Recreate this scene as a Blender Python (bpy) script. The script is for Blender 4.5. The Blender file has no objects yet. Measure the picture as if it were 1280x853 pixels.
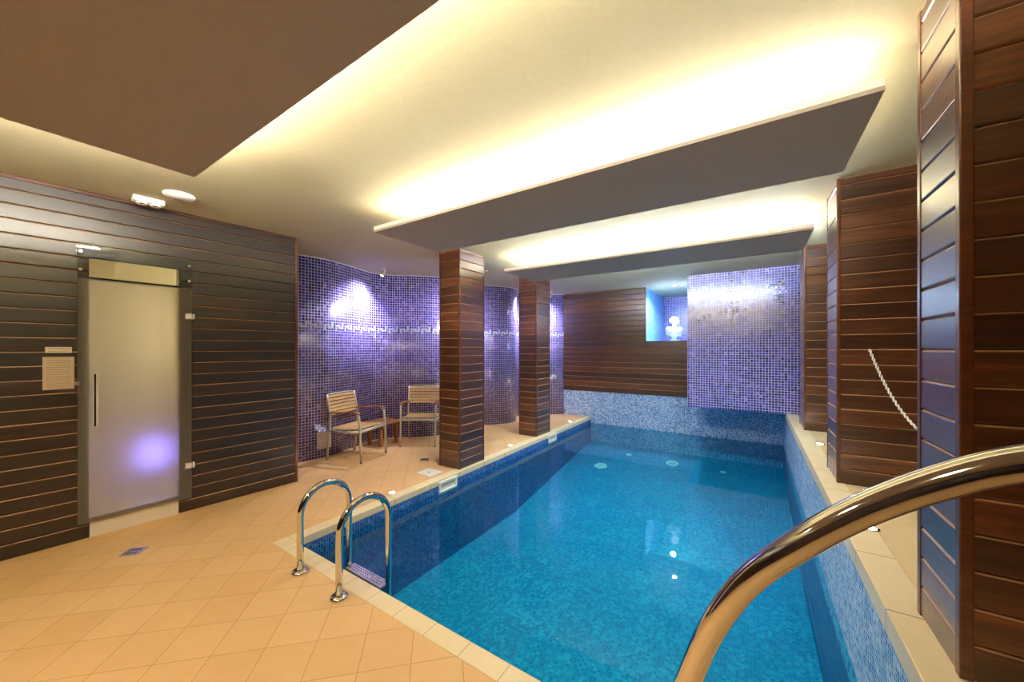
import bpy, bmesh, math, random
from mathutils import Vector, Matrix
random.seed(7)
S = bpy.context.scene
COL = S.collection
PI = math.pi
R = math.radians

# ------------------------------------------------------------------ helpers
def lin(r, g, b):
    f = lambda c: (c/255/12.92) if c/255 <= 0.04045 else ((c/255+0.055)/1.055)**2.4
    return (f(r), f(g), f(b), 1.0)

class MB:
    """collects shapes into one bmesh; build() links it as one mesh object"""
    def __init__(s):
        s.bm = bmesh.new(); s.uv = s.bm.loops.layers.uv.new('UVMap'); s.smooth = False
    def box(s, a, b, bev=0.0, rot=None, c=None):
        x0, y0, z0 = a; x1, y1, z1 = b
        vs = [s.bm.verts.new(p) for p in ((x0,y0,z0),(x1,y0,z0),(x1,y1,z0),(x0,y1,z0),(x0,y0,z1),(x1,y0,z1),(x1,y1,z1),(x0,y1,z1))]
        fs = [s.bm.faces.new([vs[i] for i in f]) for f in ((0,3,2,1),(4,5,6,7),(0,1,5,4),(1,2,6,5),(2,3,7,6),(3,0,4,7))]
        if bev > 0:
            es = list({e for f in fs for e in f.edges})
            r = bmesh.ops.bevel(s.bm, geom=es, offset=bev, segments=2, profile=0.6, affect='EDGES')
            vs = list({v for v in vs if v.is_valid} | set(r['verts']))
        if rot is not None:
            bmesh.ops.rotate(s.bm, cent=c or (0,0,0), matrix=rot, verts=vs)
        return s
    def quad(s, ps, uvs=None, mi=0):
        f = s.bm.faces.new([s.bm.verts.new(p) for p in ps]); f.material_index = mi
        if uvs:
            for l, u in zip(f.loops, uvs): l[s.uv].uv = u
        return f
    def ring_sweep(s, rings, cap=True, closed=False):
        n = len(rings[0]); V = [[s.bm.verts.new(p) for p in r] for r in rings]
        m = len(V); last = m if closed else m-1
        for i in range(last):
            for j in range(n):
                f = s.bm.faces.new((V[i][j], V[i][(j+1)%n], V[(i+1)%m][(j+1)%n], V[(i+1)%m][j])); f.smooth = True
        if cap and not closed:
            s.bm.faces.new(list(reversed(V[0]))); s.bm.faces.new(V[-1])
        return s
    def tube(s, path, r, n=12, rx=None, cap=True, closed=False):
        """r radius (number or list); rx gives a rectangular-ish second radius"""
        P = [Vector(p) for p in path]; rings = []; prev = None
        for i, p in enumerate(P):
            if closed: t = P[(i+1) % len(P)]-P[i-1]
            else: t = (P[min(i+1, len(P)-1)]-P[max(i-1, 0)])
            t.normalize()
            if prev is None:
                up = Vector((0,0,1)) if abs(t.z) < 0.9 else Vector((1,0,0))
                u = t.cross(up).normalized()
            else:
                u = (prev - t*prev.dot(t)).normalized()
            prev = u; w = t.cross(u)
            rr = r[i] if isinstance(r, (list, tuple)) else r
            r2 = rr if rx is None else rx
            rings.append([p + u*rr*math.cos(2*PI*k/n) + w*r2*math.sin(2*PI*k/n) for k in range(n)])
        return s.ring_sweep(rings, cap, closed)
    def lathe(s, prof, c=(0,0,0), n=24, sx=1.0, sy=1.0):
        rings = [[(c[0]+r*sx*math.cos(2*PI*k/n), c[1]+r*sy*math.sin(2*PI*k/n), c[2]+z) for k in range(n)] for r, z in prof]
        return s.ring_sweep(rings)
    def ball(s, c, rad, rot=None, n=16):
        m = Matrix.Translation(c) @ (rot.to_4x4() if rot is not None else Matrix()) @ Matrix.Diagonal((rad[0], rad[1], rad[2], 1))
        bmesh.ops.create_uvsphere(s.bm, u_segments=n, v_segments=n//2+2, radius=1.0, matrix=m); return s
    def plank(s, x0, x1, z0, z1, d=0.018, ch=0.006):
        """a tongue-and-groove board lying along local x, its face at y=0 looking to -y"""
        g = 0.0012
        pr = [(d, z0+g), (ch, z0+g), (0.0008, z0+g+ch*0.8), (0, z0+g+ch*1.2), (0, z1-g-ch*1.2), (0.0008, z1-g-ch*0.8), (ch, z1-g), (d, z1-g)]
        A = [s.bm.verts.new((x0, y, z)) for y, z in pr]; B = [s.bm.verts.new((x1, y, z)) for y, z in pr]
        n = len(pr)
        for i in range(n):
            f = s.bm.faces.new((A[i], B[i], B[(i+1)%n], A[(i+1)%n]))
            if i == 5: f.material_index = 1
        s.bm.faces.new(list(reversed(A)) if False else A); s.bm.faces.new(list(reversed(B)))
        return s
    def build(s, name, m, parent=None, loc=(0,0,0), rz=0.0, recalc=True):
        if recalc: bmesh.ops.recalc_face_normals(s.bm, faces=s.bm.faces[:])
        me = bpy.data.meshes.new(name); s.bm.to_mesh(me); s.bm.free()
        for mm in (m if isinstance(m, (list, tuple)) else [m]): me.materials.append(mm)
        o = bpy.data.objects.new(name, me); COL.objects.link(o)
        o.location = loc; o.rotation_euler = (0,0,rz)
        if parent is not None: o.parent = parent
        return o

def thing(name, label, cat, loc=(0,0,0), rz=0.0, group=None):
    o = bpy.data.objects.new(name, None); COL.objects.link(o); o.empty_display_size = 0.1
    o.location = loc; o.rotation_euler = (0,0,rz)
    return tag(o, label, cat, group)
def tag(o, label, cat, group=None, kind=None):
    o['label'] = label; o['category'] = cat
    if group: o['group'] = group
    if kind: o['kind'] = kind
    return o
def struct(o): o['kind'] = 'structure'; return o
def copy_tree(o, parent=None):
    c = o.copy(); COL.objects.link(c)
    if parent is not None: c.parent = parent
    for ch in list(o.children): copy_tree(ch, c)
    return c

# ------------------------------------------------------------------ materials
class NT:
    def __init__(s, name):
        s.m = bpy.data.materials.new(name); s.m.use_nodes = True; s.t = s.m.node_tree
        s.t.nodes.clear(); s.out = s.n('ShaderNodeOutputMaterial')
    def n(s, typ, **kw):
        x = s.t.nodes.new(typ)
        for k, v in kw.items():
            if k.startswith('i_'): x.inputs[k[2:].replace('_', ' ')].default_value = v
            else: setattr(x, k, v)
        return x
    def l(s, a, b): s.t.links.new(a, b)
    def math(s, op, a, b=None, c=None):
        x = s.n('ShaderNodeMath', operation=op)
        for i, v in enumerate((a, b, c)):
            if v is None: continue
            if isinstance(v, (int, float)): x.inputs[i].default_value = v
            else: s.l(v, x.inputs[i])
        return x.outputs[0]
    def vmath(s, op, a, b=None):
        x = s.n('ShaderNodeVectorMath', operation=op)
        for i, v in enumerate((a, b)):
            if v is None: continue
            if isinstance(v, tuple): x.inputs[i].default_value = v
            else: s.l(v, x.inputs[i])
        return x.outputs[0]
    def mix(s, fac, a, b, blend='MIX'):
        x = s.n('ShaderNodeMix', data_type='RGBA', blend_type=blend)
        for i, v in ((0, fac), (6, a), (7, b)):
            if isinstance(v, (int, float)): x.inputs[i].default_value = v
            elif isinstance(v, tuple): x.inputs[i].default_value = v
            else: s.l(v, x.inputs[i])
        return x.outputs[2]
    def ramp(s, fac, stops, interp='LINEAR'):
        r = s.n('ShaderNodeValToRGB'); r.color_ramp.interpolation = interp
        e = r.color_ramp.elements
        while len(e) < len(stops): e.new(0.5)
        for x, (p, c) in zip(e, stops): x.position = p; x.color = c
        s.l(fac, r.inputs[0]); return r.outputs[0]
    def finish(s, sh): s.l(sh, s.out.inputs[0]); return s.m
    def pbsdf(s, **kw):
        p = s.n('ShaderNodeBsdfPrincipled')
        for k, v in kw.items():
            key = k.replace('_', ' ')
            if isinstance(v, (int, float, tuple)): p.inputs[key].default_value = v
            else: s.l(v, p.inputs[key])
        return p

def plain(name, col, rough=0.5, metal=0.0, bump=0.0, bscale=60, **kw):
    t = NT(name); p = t.pbsdf(Base_Color=col, Roughness=rough, Metallic=metal, **kw)
    nz = t.n('ShaderNodeTexNoise', i_Scale=bscale, i_Detail=3.0)
    tc = t.n('ShaderNodeTexCoord'); t.l(tc.outputs['Object'], nz.inputs['Vector'])
    c = t.mix(0.12, col, nz.outputs['Color'], 'OVERLAY'); t.l(c, p.inputs['Base Color'])
    if bump:
        b = t.n('ShaderNodeBump', i_Strength=bump, i_Distance=0.004); t.l(nz.outputs['Fac'], b.inputs['Height']); t.l(b.outputs[0], p.inputs['Normal'])
    return t.finish(p.outputs[0])

def emit(name, col, st):
    t = NT(name); e = t.n('ShaderNodeEmission', i_Color=col, i_Strength=st); return t.finish(e.outputs[0])

def wood(name, dark, mid, light, rough=0.42, coat=0.35, coat_rough=0.2):
    t = NT(name); tc = t.n('ShaderNodeTexCoord'); geo = t.n('ShaderNodeNewGeometry')
    rnd = geo.outputs['Random Per Island']
    off = t.n('ShaderNodeCombineXYZ'); t.l(t.math('MULTIPLY', rnd, 37.0), off.inputs[0]); t.l(t.math('MULTIPLY', rnd, 11.0), off.inputs[2])
    v = t.vmath('ADD', tc.outputs['Object'], off.outputs[0])
    mp = t.n('ShaderNodeMapping'); mp.inputs['Scale'].default_value = (1.6, 14, 22); t.l(v, mp.inputs['Vector'])
    n1 = t.n('ShaderNodeTexNoise', i_Scale=1.6, i_Detail=6.0, i_Roughness=0.65, i_Distortion=0.6); t.l(mp.outputs[0], n1.inputs['Vector'])
    mp2 = t.n('ShaderNodeMapping'); mp2.inputs['Scale'].default_value = (2.2, 60, 110); t.l(v, mp2.inputs['Vector'])
    n2 = t.n('ShaderNodeTexNoise', i_Scale=2.0, i_Detail=4.0); t.l(mp2.outputs[0], n2.inputs['Vector'])
    f = t.math('ADD', t.math('MULTIPLY', n1.outputs['Fac'], 0.62), t.math('MULTIPLY', n2.outputs['Fac'], 0.22))
    f = t.math('ADD', f, t.math('MULTIPLY', t.math('SUBTRACT', rnd, 0.5), 0.22))
    c = t.ramp(f, [(0.22, dark), (0.45, mid), (0.72, light)])
    b = t.n('ShaderNodeBump', i_Strength=0.12, i_Distance=0.003); t.l(n2.outputs['Fac'], b.inputs['Height'])
    p = t.pbsdf(Base_Color=c, Roughness=rough, Coat_Weight=coat, Coat_Roughness=coat_rough)
    t.l(b.outputs[0], p.inputs['Normal'])
    return t.finish(p.outputs[0])

def mosaic(name, stops, grout, pitch, gap=0.07, rough=0.12, tilt=0.05, spec=0.5, grough=0.6, coat=0.0):
    t = NT(name); uv = t.n('ShaderNodeUVMap', uv_map='UVMap')
    v = t.vmath('SCALE', uv.outputs[0]); v.node.inputs['Scale'].default_value = 1.0/pitch
    fl = t.vmath('FLOOR', v); fr = t.vmath('FRACTION', v)
    wn = t.n('ShaderNodeTexWhiteNoise', noise_dimensions='2D'); t.l(fl, wn.inputs['Vector'])
    big = t.n('ShaderNodeTexNoise', i_Scale=0.09, i_Detail=2.0); t.l(fl, big.inputs['Vector'])
    fac = t.math('ADD', t.math('MULTIPLY', wn.outputs['Value'], 0.86), t.math('MULTIPLY', t.math('SUBTRACT', big.outputs['Fac'], 0.4), 0.55))
    col = t.ramp(fac, stops, 'LINEAR')
    sp = t.n('ShaderNodeSeparateXYZ'); t.l(fr, sp.inputs[0])
    ds = [t.math('MINIMUM', sp.outputs[i], t.math('SUBTRACT', 1.0, sp.outputs[i])) for i in (0, 1)]
    d = t.math('MINIMUM', ds[0], ds[1])
    mr = t.n('ShaderNodeMapRange', interpolation_type='SMOOTHSTEP'); mr.inputs['From Min'].default_value = gap*0.6; mr.inputs['From Max'].default_value = gap*1.4
    t.l(d, mr.inputs['Value']); mask = mr.outputs[0]
    c = t.mix(mask, grout, col)
    geo = t.n('ShaderNodeNewGeometry')
    pert = t.vmath('SCALE', t.vmath('SUBTRACT', wn.outputs['Color'], (0.5, 0.5, 0.5))); pert.node.inputs['Scale'].default_value = tilt
    nn = t.vmath('NORMALIZE', t.vmath('ADD', geo.outputs['Normal'], pert))
    b = t.n('ShaderNodeBump', i_Strength=0.5, i_Distance=0.003); t.l(mask, b.inputs['Height']); t.l(nn, b.inputs['Normal'])
    rg = t.n('ShaderNodeMapRange'); rg.inputs['To Min'].default_value = grough; rg.inputs['To Max'].default_value = rough; t.l(mask, rg.inputs['Value'])
    p = t.pbsdf(Base_Color=c, Roughness=rg.outputs[0], Specular_IOR_Level=spec, Coat_Weight=coat, Coat_Roughness=0.2); t.l(b.outputs[0], p.inputs['Normal'])
    return t.finish(p.outputs[0])

def deck_tiles(name, c1, c2, grout, pitch, ang):
    t = NT(name); tc = t.n('ShaderNodeTexCoord')
    mp = t.n('ShaderNodeMapping'); mp.inputs['Rotation'].default_value = (0, 0, ang); mp.inputs['Location'].default_value = (0.6, 0.12, 0); t.l(tc.outputs['Object'], mp.inputs['Vector'])
    v = t.vmath('SCALE', mp.outputs[0]); v.node.inputs['Scale'].default_value = 1.0/pitch
    fl = t.vmath('FLOOR', v); fr = t.vmath('FRACTION', v)
    wn = t.n('ShaderNodeTexWhiteNoise', noise_dimensions='2D'); t.l(fl, wn.inputs['Vector'])
    nz = t.n('ShaderNodeTexNoise', i_Scale=9.0, i_Detail=6.0, i_Roughness=0.7); t.l(tc.outputs['Object'], nz.inputs['Vector'])
    f = t.math('ADD', t.math('MULTIPLY', wn.outputs['Value'], 0.35), t.math('MULTIPLY', nz.outputs['Fac'], 0.65))
    col = t.mix(f, c1, c2)
    sp = t.n('ShaderNodeSeparateXYZ'); t.l(fr, sp.inputs[0])
    ds = [t.math('MINIMUM', sp.outputs[i], t.math('SUBTRACT', 1.0, sp.outputs[i])) for i in (0, 1)]
    d = t.math('MINIMUM', ds[0], ds[1])
    mr = t.n('ShaderNodeMapRange'); mr.inputs['From Min'].default_value = 0.005; mr.inputs['From Max'].default_value = 0.011; t.l(d, mr.inputs['Value'])
    c = t.mix(mr.outputs[0], grout, col)
    nf = t.n('ShaderNodeTexNoise', i_Scale=240.0, i_Detail=2.0); t.l(tc.outputs['Object'], nf.inputs['Vector'])
    h = t.math('ADD', mr.outputs[0], t.math('MULTIPLY', nf.outputs['Fac'], 0.3))
    b = t.n('ShaderNodeBump', i_Strength=0.35, i_Distance=0.002); t.l(h, b.inputs['Height'])
    p = t.pbsdf(Base_Color=c, Roughness=0.55); t.l(b.outputs[0], p.inputs['Normal'])
    return t.finish(p.outputs[0])

def stone(name, c1, c2, rough=0.35, joint=None, axis=0):
    t = NT(name); tc = t.n('ShaderNodeTexCoord')
    nz = t.n('ShaderNodeTexNoise', i_Scale=7.0, i_Detail=7.0, i_Roughness=0.65, i_Distortion=0.8); t.l(tc.outputs['Object'], nz.inputs['Vector'])
    c = t.mix(nz.outputs['Fac'], c1, c2)
    p = t.pbsdf(Roughness=rough)
    if joint:
        sp = t.n('ShaderNodeSeparateXYZ'); t.l(tc.outputs['Object'], sp.inputs[0])
        fr = t.math('FRACT', t.math('MULTIPLY', sp.outputs[axis], 1.0/joint))
        m = t.math('GREATER_THAN', fr, 0.012); c = t.mix(m, lin(150, 128, 92), c)
    t.l(c, p.inputs['Base Color'])
    return t.finish(p.outputs[0])

M = {}
M['ceil'] = plain('ceiling_paint', lin(194, 185, 148), 0.8, bump=0.06, bscale=40)
M['panel'] = plain('panel_paint', lin(176, 165, 150), 0.7)
M['wood'] = wood('dark_stained_boards', lin(34, 16, 8), lin(84, 46, 22), lin(150, 90, 44), rough=0.36, coat=1.0, coat_rough=0.30)
M['edge'] = wood('lit_board_edge', lin(150, 104, 66), lin(196, 148, 102), lin(222, 178, 130), rough=0.4)  # ceiling light caught by the top chamfers, put into a paler colour
M['wood_dark'] = wood('near_black_stained_boards', lin(10, 5, 4), lin(30, 15, 9), lin(74, 44, 25), rough=0.42, coat=0.6, coat_rough=0.34)
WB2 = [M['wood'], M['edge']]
M['trimwood'] = wood('dark_wood_trim', lin(52, 26, 14), lin(92, 50, 28), lin(126, 76, 46), rough=0.35)
M['teak'] = wood('pale_teak', lin(190, 150, 92), lin(222, 186, 124), lin(240, 212, 156), rough=0.5, coat=0.0)
M['teak2'] = wood('brown_teak', lin(120, 74, 38), lin(160, 104, 58), lin(190, 134, 82), rough=0.55, coat=0.0)
PUR = [(0.05, lin(18, 12, 84)), (0.28, lin(30, 20, 116)), (0.48, lin(56, 42, 160)), (0.66, lin(104, 80, 182)), (0.82, lin(44, 34, 158)), (1.0, lin(176, 158, 224))]
M['purple'] = mosaic('purple_glass_mosaic', PUR, lin(206, 200, 238), 0.039, gap=0.09, tilt=0.035, spec=1.0, rough=0.22, coat=0.5)
LB = [(0.1, lin(70, 120, 190)), (0.4, lin(128, 172, 220)), (0.65, lin(176, 206, 236)), (1.0, lin(226, 236, 246))]
M['light'] = mosaic('pale_blue_mosaic', LB, lin(206, 220, 236), 0.0225, gap=0.07, tilt=0.05, rough=0.2)
PB = [(0.1, lin(16, 122, 168)), (0.4, lin(26, 138, 182)), (0.7, lin(36, 154, 194)), (1.0, lin(66, 178, 206))]
M['pool'] = mosaic('turquoise_pool_mosaic', PB, lin(60, 156, 190), 0.0275, gap=0.06, tilt=0.03, rough=0.3)
WB = [(0.1, lin(8, 44, 112)), (0.4, lin(18, 70, 146)), (0.7, lin(36, 100, 178)), (1.0, lin(84, 146, 204))]
M['poolband'] = mosaic('mid_blue_mosaic', WB, lin(112, 152, 200), 0.0225, gap=0.08, tilt=0.04, rough=0.2)
M['poolwall'] = mosaic('shaded_blue_mosaic', [(0.1, lin(2, 80, 126)), (0.5, lin(8, 104, 154)), (1.0, lin(24, 128, 176))], lin(20, 98, 156), 0.0275, gap=0.06, tilt=0.03, rough=0.3)  # underwater shade and absorption on the basin walls, put into the tile colour
M['niche'] = mosaic('sky_blue_mosaic', [(0.1, lin(60, 150, 220)), (0.6, lin(110, 190, 236)), (1.0, lin(170, 220, 246))], lin(170, 210, 236), 0.0225, gap=0.05, tilt=0.03, rough=0.3)
M['white_tile'] = plain('white_glass_tile', lin(226, 238, 246), 0.12)
M['deck'] = deck_tiles('terracotta_deck_tiles', lin(220, 174, 114), lin(236, 196, 140), lin(192, 148, 98), 0.24, R(45))
M['copex'] = stone('cream_coping_x', lin(232, 208, 158), lin(246, 230, 190), 0.3, 0.24, 0)
M['copey'] = stone('cream_coping_y', lin(232, 208, 158), lin(246, 230, 190), 0.3, 0.48, 1)
M['ledge'] = stone('cream_stone_ledge', lin(222, 192, 140), lin(240, 218, 172), 0.22)
M['marble'] = stone('white_marble', lin(224, 214, 190), lin(246, 242, 228), 0.25)
M['chrome'] = plain('polished_steel', (0.74, 0.72, 0.67, 1), 0.06, 1.0)
M['steel'] = plain('brushed_steel', (0.62, 0.60, 0.57, 1), 0.32, 1.0)
M['satin'] = plain('satin_chrome', (0.92, 0.91, 0.88, 1), 0.3, 0.25)
M['alu'] = plain('silver_frame', lin(206, 204, 194), 0.38, 0.35)
M['white'] = plain('white_plastic', lin(238, 236, 228), 0.4)
M['plaster'] = plain('white_plaster', lin(245, 244, 238), 0.6)
M['tan'] = plain('tan_tile', lin(206, 194, 160), 0.4)
M['dark'] = plain('dark_gap', lin(18, 14, 12), 0.6)
M['rubber'] = plain('grey_foot', lin(110, 108, 104), 0.6)
M['red'] = plain('copper_screw', lin(170, 84, 54), 0.4, 0.6)
M['wall'] = plain('cream_wall_paint', lin(214, 198, 168), 0.7)
M['darkwall'] = plain('dark_brown_wall', lin(58, 36, 24), 0.5)
M['brass'] = plain('pale_brass_spot', lin(196, 184, 128), 0.3, 0.7)
WARM = (1.0, 0.93, 0.80, 1)
M['led'] = emit('warm_led', WARM, 60.0)
M['leds'] = emit('added_warm_led', WARM, 34.0)  # for an added rear strip that spills light onto the pillar fronts
M['lede'] = emit('strong_warm_led', WARM, 110.0)
M['ledb'] = emit('bright_warm_led', WARM, 330.0)
M['ledc'] = emit('added_cool_led', (0.66, 0.81, 1.0, 1), 230.0)  # for an added rear strip that tints the far ceiling and block
M['lens'] = emit('spot_lens', (1.0, 0.93, 0.85, 1), 120.0)
M['lensv'] = emit('violet_lens', (0.80, 0.74, 1.0, 1), 40.0)
M['glow'] = emit('violet_lamp', (0.28, 0.22, 1.0, 1), 2.4)
M['bulb'] = emit('warm_bulb', (1.0, 0.82, 0.55, 1), 10.0)

def mk_frost():
    t = NT('frosted_glass')
    a = t.pbsdf(Base_Color=(0.93, 0.93, 0.88, 1), Roughness=0.70, Transmission_Weight=1.0, IOR=1.18)
    d = t.n('ShaderNodeBsdfDiffuse', i_Color=lin(222, 216, 196))
    tl = t.n('ShaderNodeBsdfTranslucent', i_Color=lin(236, 230, 214))
    m1 = t.n('ShaderNodeMixShader', i_Fac=0.5); t.l(d.outputs[0], m1.inputs[1]); t.l(tl.outputs[0], m1.inputs[2])
    m2 = t.n('ShaderNodeMixShader', i_Fac=0.30); t.l(a.outputs[0], m2.inputs[1]); t.l(m1.outputs[0], m2.inputs[2])
    return t.finish(m2.outputs[0])
M['frost'] = mk_frost()
def mk_clear():
    t = NT('clear_glass')
    fr = t.n('ShaderNodeFresnel', i_IOR=1.5)
    tr = t.n('ShaderNodeBsdfTransparent', i_Color=(0.95, 0.97, 0.94, 1)); g = t.n('ShaderNodeBsdfGlossy', i_Roughness=0.02)
    m = t.n('ShaderNodeMixShader'); t.l(fr.outputs[0], m.inputs[0]); t.l(tr.outputs[0], m.inputs[1]); t.l(g.outputs[0], m.inputs[2])
    return t.finish(m.outputs[0])
M['clear'] = mk_clear()
def mk_water():
    t = NT('pool_water')
    tc = t.n('ShaderNodeTexCoord'); nz = t.n('ShaderNodeTexNoise', i_Scale=2.2, i_Detail=2.0); t.l(tc.outputs['Object'], nz.inputs['Vector'])
    b = t.n('ShaderNodeBump', i_Strength=0.06, i_Distance=0.02); t.l(nz.outputs['Fac'], b.inputs['Height'])
    fr = t.n('ShaderNodeFresnel', i_IOR=1.33); t.l(b.outputs[0], fr.inputs['Normal'])
    tr = t.n('ShaderNodeBsdfTransparent', i_Color=(0.40, 0.90, 0.95, 1)); g = t.n('ShaderNodeBsdfGlossy', i_Roughness=0.015); t.l(b.outputs[0], g.inputs['Normal'])
    m = t.n('ShaderNodeMixShader'); t.l(fr.outputs[0], m.inputs[0]); t.l(tr.outputs[0], m.inputs[1]); t.l(g.outputs[0], m.inputs[2])
    return t.finish(m.outputs[0])
M['water'] = mk_water()
def mk_notice(name, base, ink, rows):
    t = NT(name); tc = t.n('ShaderNodeTexCoord'); sp = t.n('ShaderNodeSeparateXYZ'); t.l(tc.outputs['Generated'], sp.inputs[0])
    r = t.math('FRACT', t.math('MULTIPLY', sp.outputs[2], float(rows)))
    line = t.math('MULTIPLY', t.math('GREATER_THAN', r, 0.4), t.math('LESS_THAN', r, 0.62))
    mrg = t.math('MULTIPLY', t.math('GREATER_THAN', sp.outputs[0], 0.12), t.math('LESS_THAN', sp.outputs[0], 0.88))
    cm = t.n('ShaderNodeCombineXYZ'); t.l(t.math('MULTIPLY', sp.outputs[0], 26.0), cm.inputs[0]); t.l(t.math('FLOOR', t.math('MULTIPLY', sp.outputs[2], float(rows))), cm.inputs[1])
    nz = t.n('ShaderNodeTexNoise', i_Scale=1.0); t.l(cm.outputs[0], nz.inputs['Vector'])
    w = t.math('GREATER_THAN', nz.outputs['Fac'], 0.45)
    c = t.mix(t.math('MULTIPLY', t.math('MULTIPLY', line, mrg), t.math('MULTIPLY', w, 0.55)), base, ink)
    p = t.pbsdf(Base_Color=c, Roughness=0.35); return t.finish(p.outputs[0])
M['notice'] = mk_notice('printed_sheet', lin(206, 190, 168), lin(90, 72, 58), 14)
M['plate'] = mk_notice('printed_plate', lin(232, 222, 196), lin(96, 84, 66), 2)

# ------------------------------------------------------------------ dimensions (metres; deck at z = 0)
CZ = 2.74                  # ceiling
XL, XR = -2.975, 0.43      # pool sides
YN, YF = 1.445, 7.67       # pool ends
WZ = -0.135                # water
LZ = 0.52                  # raised ledge on the right

# ------------------------------------------------------------------ deck, pool basin, coping
b = MB()
b.box((-6.0, -2.9, -0.12), (1.6, 1.335, 0.0)); b.box((-6.0, 1.335, -0.12), (-3.095, YF+0.1, 0.0))
struct(b.build('floor', M['deck']))

b = MB()
def wquad(b, p, q, z0, z1, mi, u0=0.0):
    L = math.hypot(q[0]-p[0], q[1]-p[1])
    b.quad([(p[0],p[1],z0),(q[0],q[1],z0),(q[0],q[1],z1),(p[0],p[1],z1)], [(u0,z0),(u0+L,z0),(u0+L,z1),(u0,z1)], mi)
FZ0, FZ1, YS = -0.95, -0.52, 4.6     # basin floor, rising to the far end
for (p, q) in (((XL,YN),(XL,YF)), ((XR,YN),(XL,YN))):
    wquad(b, p, q, -1.1, -0.23, 1); wquad(b, p, q, -0.23, -0.06, 2)
wquad(b, (XR,YF), (XR,YN), -1.1, -0.27, 1); wquad(b, (XR,YF), (XR,YN), -0.27, LZ-0.09, 3)
b.quad([(XL,YN,FZ0),(XR,YN,FZ0),(XR,YS,FZ0),(XL,YS,FZ0)], [(XL,YN),(XR,YN),(XR,YS),(XL,YS)], 0)
b.quad([(XL,YS,FZ0),(XR,YS,FZ0),(XR,YF,FZ1),(XL,YF,FZ1)], [(XL,YS),(XR,YS),(XR,YF),(XL,YF)], 0)
struct(b.build('pool_basin', [M['pool'], M['poolwall'], M['poolband'], M['light']], recalc=False))

b = MB(); b.box((-3.095, 1.335, -0.06), (XR+0.05, YN, 0.004), 0.006); struct(b.build('pool_coping', M['copex']))
b = MB(); b.box((-3.095, YN, -0.06), (XL, YF, 0.004), 0.006); struct(b.build('pool_coping', M['copey']))
b = MB(); b.box((XR-0.012, 1.36, LZ-0.09), (XR+0.13, 7.0, LZ), 0.005); struct(b.build('ledge_coping', M['copey']))
b = MB(); b.box((XR+0.13, 1.36, LZ-0.5), (1.6, 7.0, LZ-0.002)); b.box((XR+0.05, 1.36, -0.12), (1.6, 1.40, LZ-0.02)); struct(b.build('ledge_deck', M['ledge']))

b = MB(); n1, n2 = 34, 62
b.quad([(XL,YN,WZ),(XR,YN,WZ),(XR,YF,WZ),(XL,YF,WZ)])
tag(b.build('pool_water', M['water']), 'still clear blue water filling the indoor pool', 'water', kind='stuff')

# ------------------------------------------------------------------ walls and ceiling
b = MB(); b.box((-6.0, -2.9, CZ), (1.6, 9.7, CZ+0.1)); struct(b.build('ceiling', M['ceil']))
b = MB(); b.box((-6.0, -3.0, -0.1), (1.6, -2.9, CZ)); struct(b.build('wall_back', M['darkwall']))
b = MB(); b.box((1.5, -2.9, -0.1), (1.6, 9.7, CZ)); struct(b.build('wall_right', M['darkwall']))

# curved mosaic wall
CP = [(-5.12,1.9),(-5.02,2.30),(-4.96,2.62),(-4.945,2.86),(-5.04,3.24),(-5.15,3.56),(-5.19,3.80),(-5.06,4.04),(-4.80,4.27),(-4.55,4.56),(-4.44,4.95),
      (-4.50,5.35),(-4.47,5.62),(-4.26,5.84),(-4.10,6.12),(-4.12,6.42),(-4.32,6.68),(-4.36,6.95),(-4.14,7.2),(-3.93,7.40),(-3.74,7.54),(-3.645,7.63),(-3.59,7.72)]
def spline(P, step):
    out = []
    for i in range(len(P)-1):
        p0, p1, p2, p3 = (Vector(P[max(0, min(len(P)-1, k))]) for k in (i-1, i, i+1, i+2))
        n = max(2, int((p2-p1).length/step*2))
        for k in range(n):
            t = k/n
            out.append(0.5*((2*p1)+(p2-p0)*t+(2*p0-5*p1+4*p2-p3)*t*t+(3*p1-p0-3*p2+p3)*t**3))
    out.append(Vector(P[-1])); return out
def resample(pts, step):
    d = [0.0]
    for a, c in zip(pts, pts[1:]): d.append(d[-1]+(c-a).length)
    n = int(d[-1]/step); res = []; j = 0
    for i in range(n+1):
        s = i*step
        while j < len(d)-2 and d[j+1] < s: j += 1
        f = (s-d[j])/max(1e-9, d[j+1]-d[j]); res.append(pts[j].lerp(pts[j+1], f))
    return res
TP = 0.030
cv = resample(spline(CP, 0.02), TP)
nor = []
for i in range(len(cv)):
    t = (cv[min(i+1, len(cv)-1)]-cv[max(i-1, 0)]).normalized(); nor.append(Vector((t.y, -t.x)))
b = MB()
Vb = [b.bm.verts.new((p.x, p.y, 0.0)) for p in cv]; Vt = [b.bm.verts.new((p.x, p.y, CZ)) for p in cv]
for i in range(len(cv)-1):
    f = b.bm.faces.new((Vb[i], Vb[i+1], Vt[i+1], Vt[i])); f.smooth = True
    for l, u in zip(f.loops, ((i*TP, 0), ((i+1)*TP, 0), ((i+1)*TP, CZ), (i*TP, CZ))): l[b.uv].uv = (u[0]+0.0, u[1])
cw = struct(b.build('wall_left_curved', M['purple'], recalc=False))
sol = cw.modifiers.new('depth', 'SOLIDIFY'); sol.thickness = 0.08; sol.offset = -1.0
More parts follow.
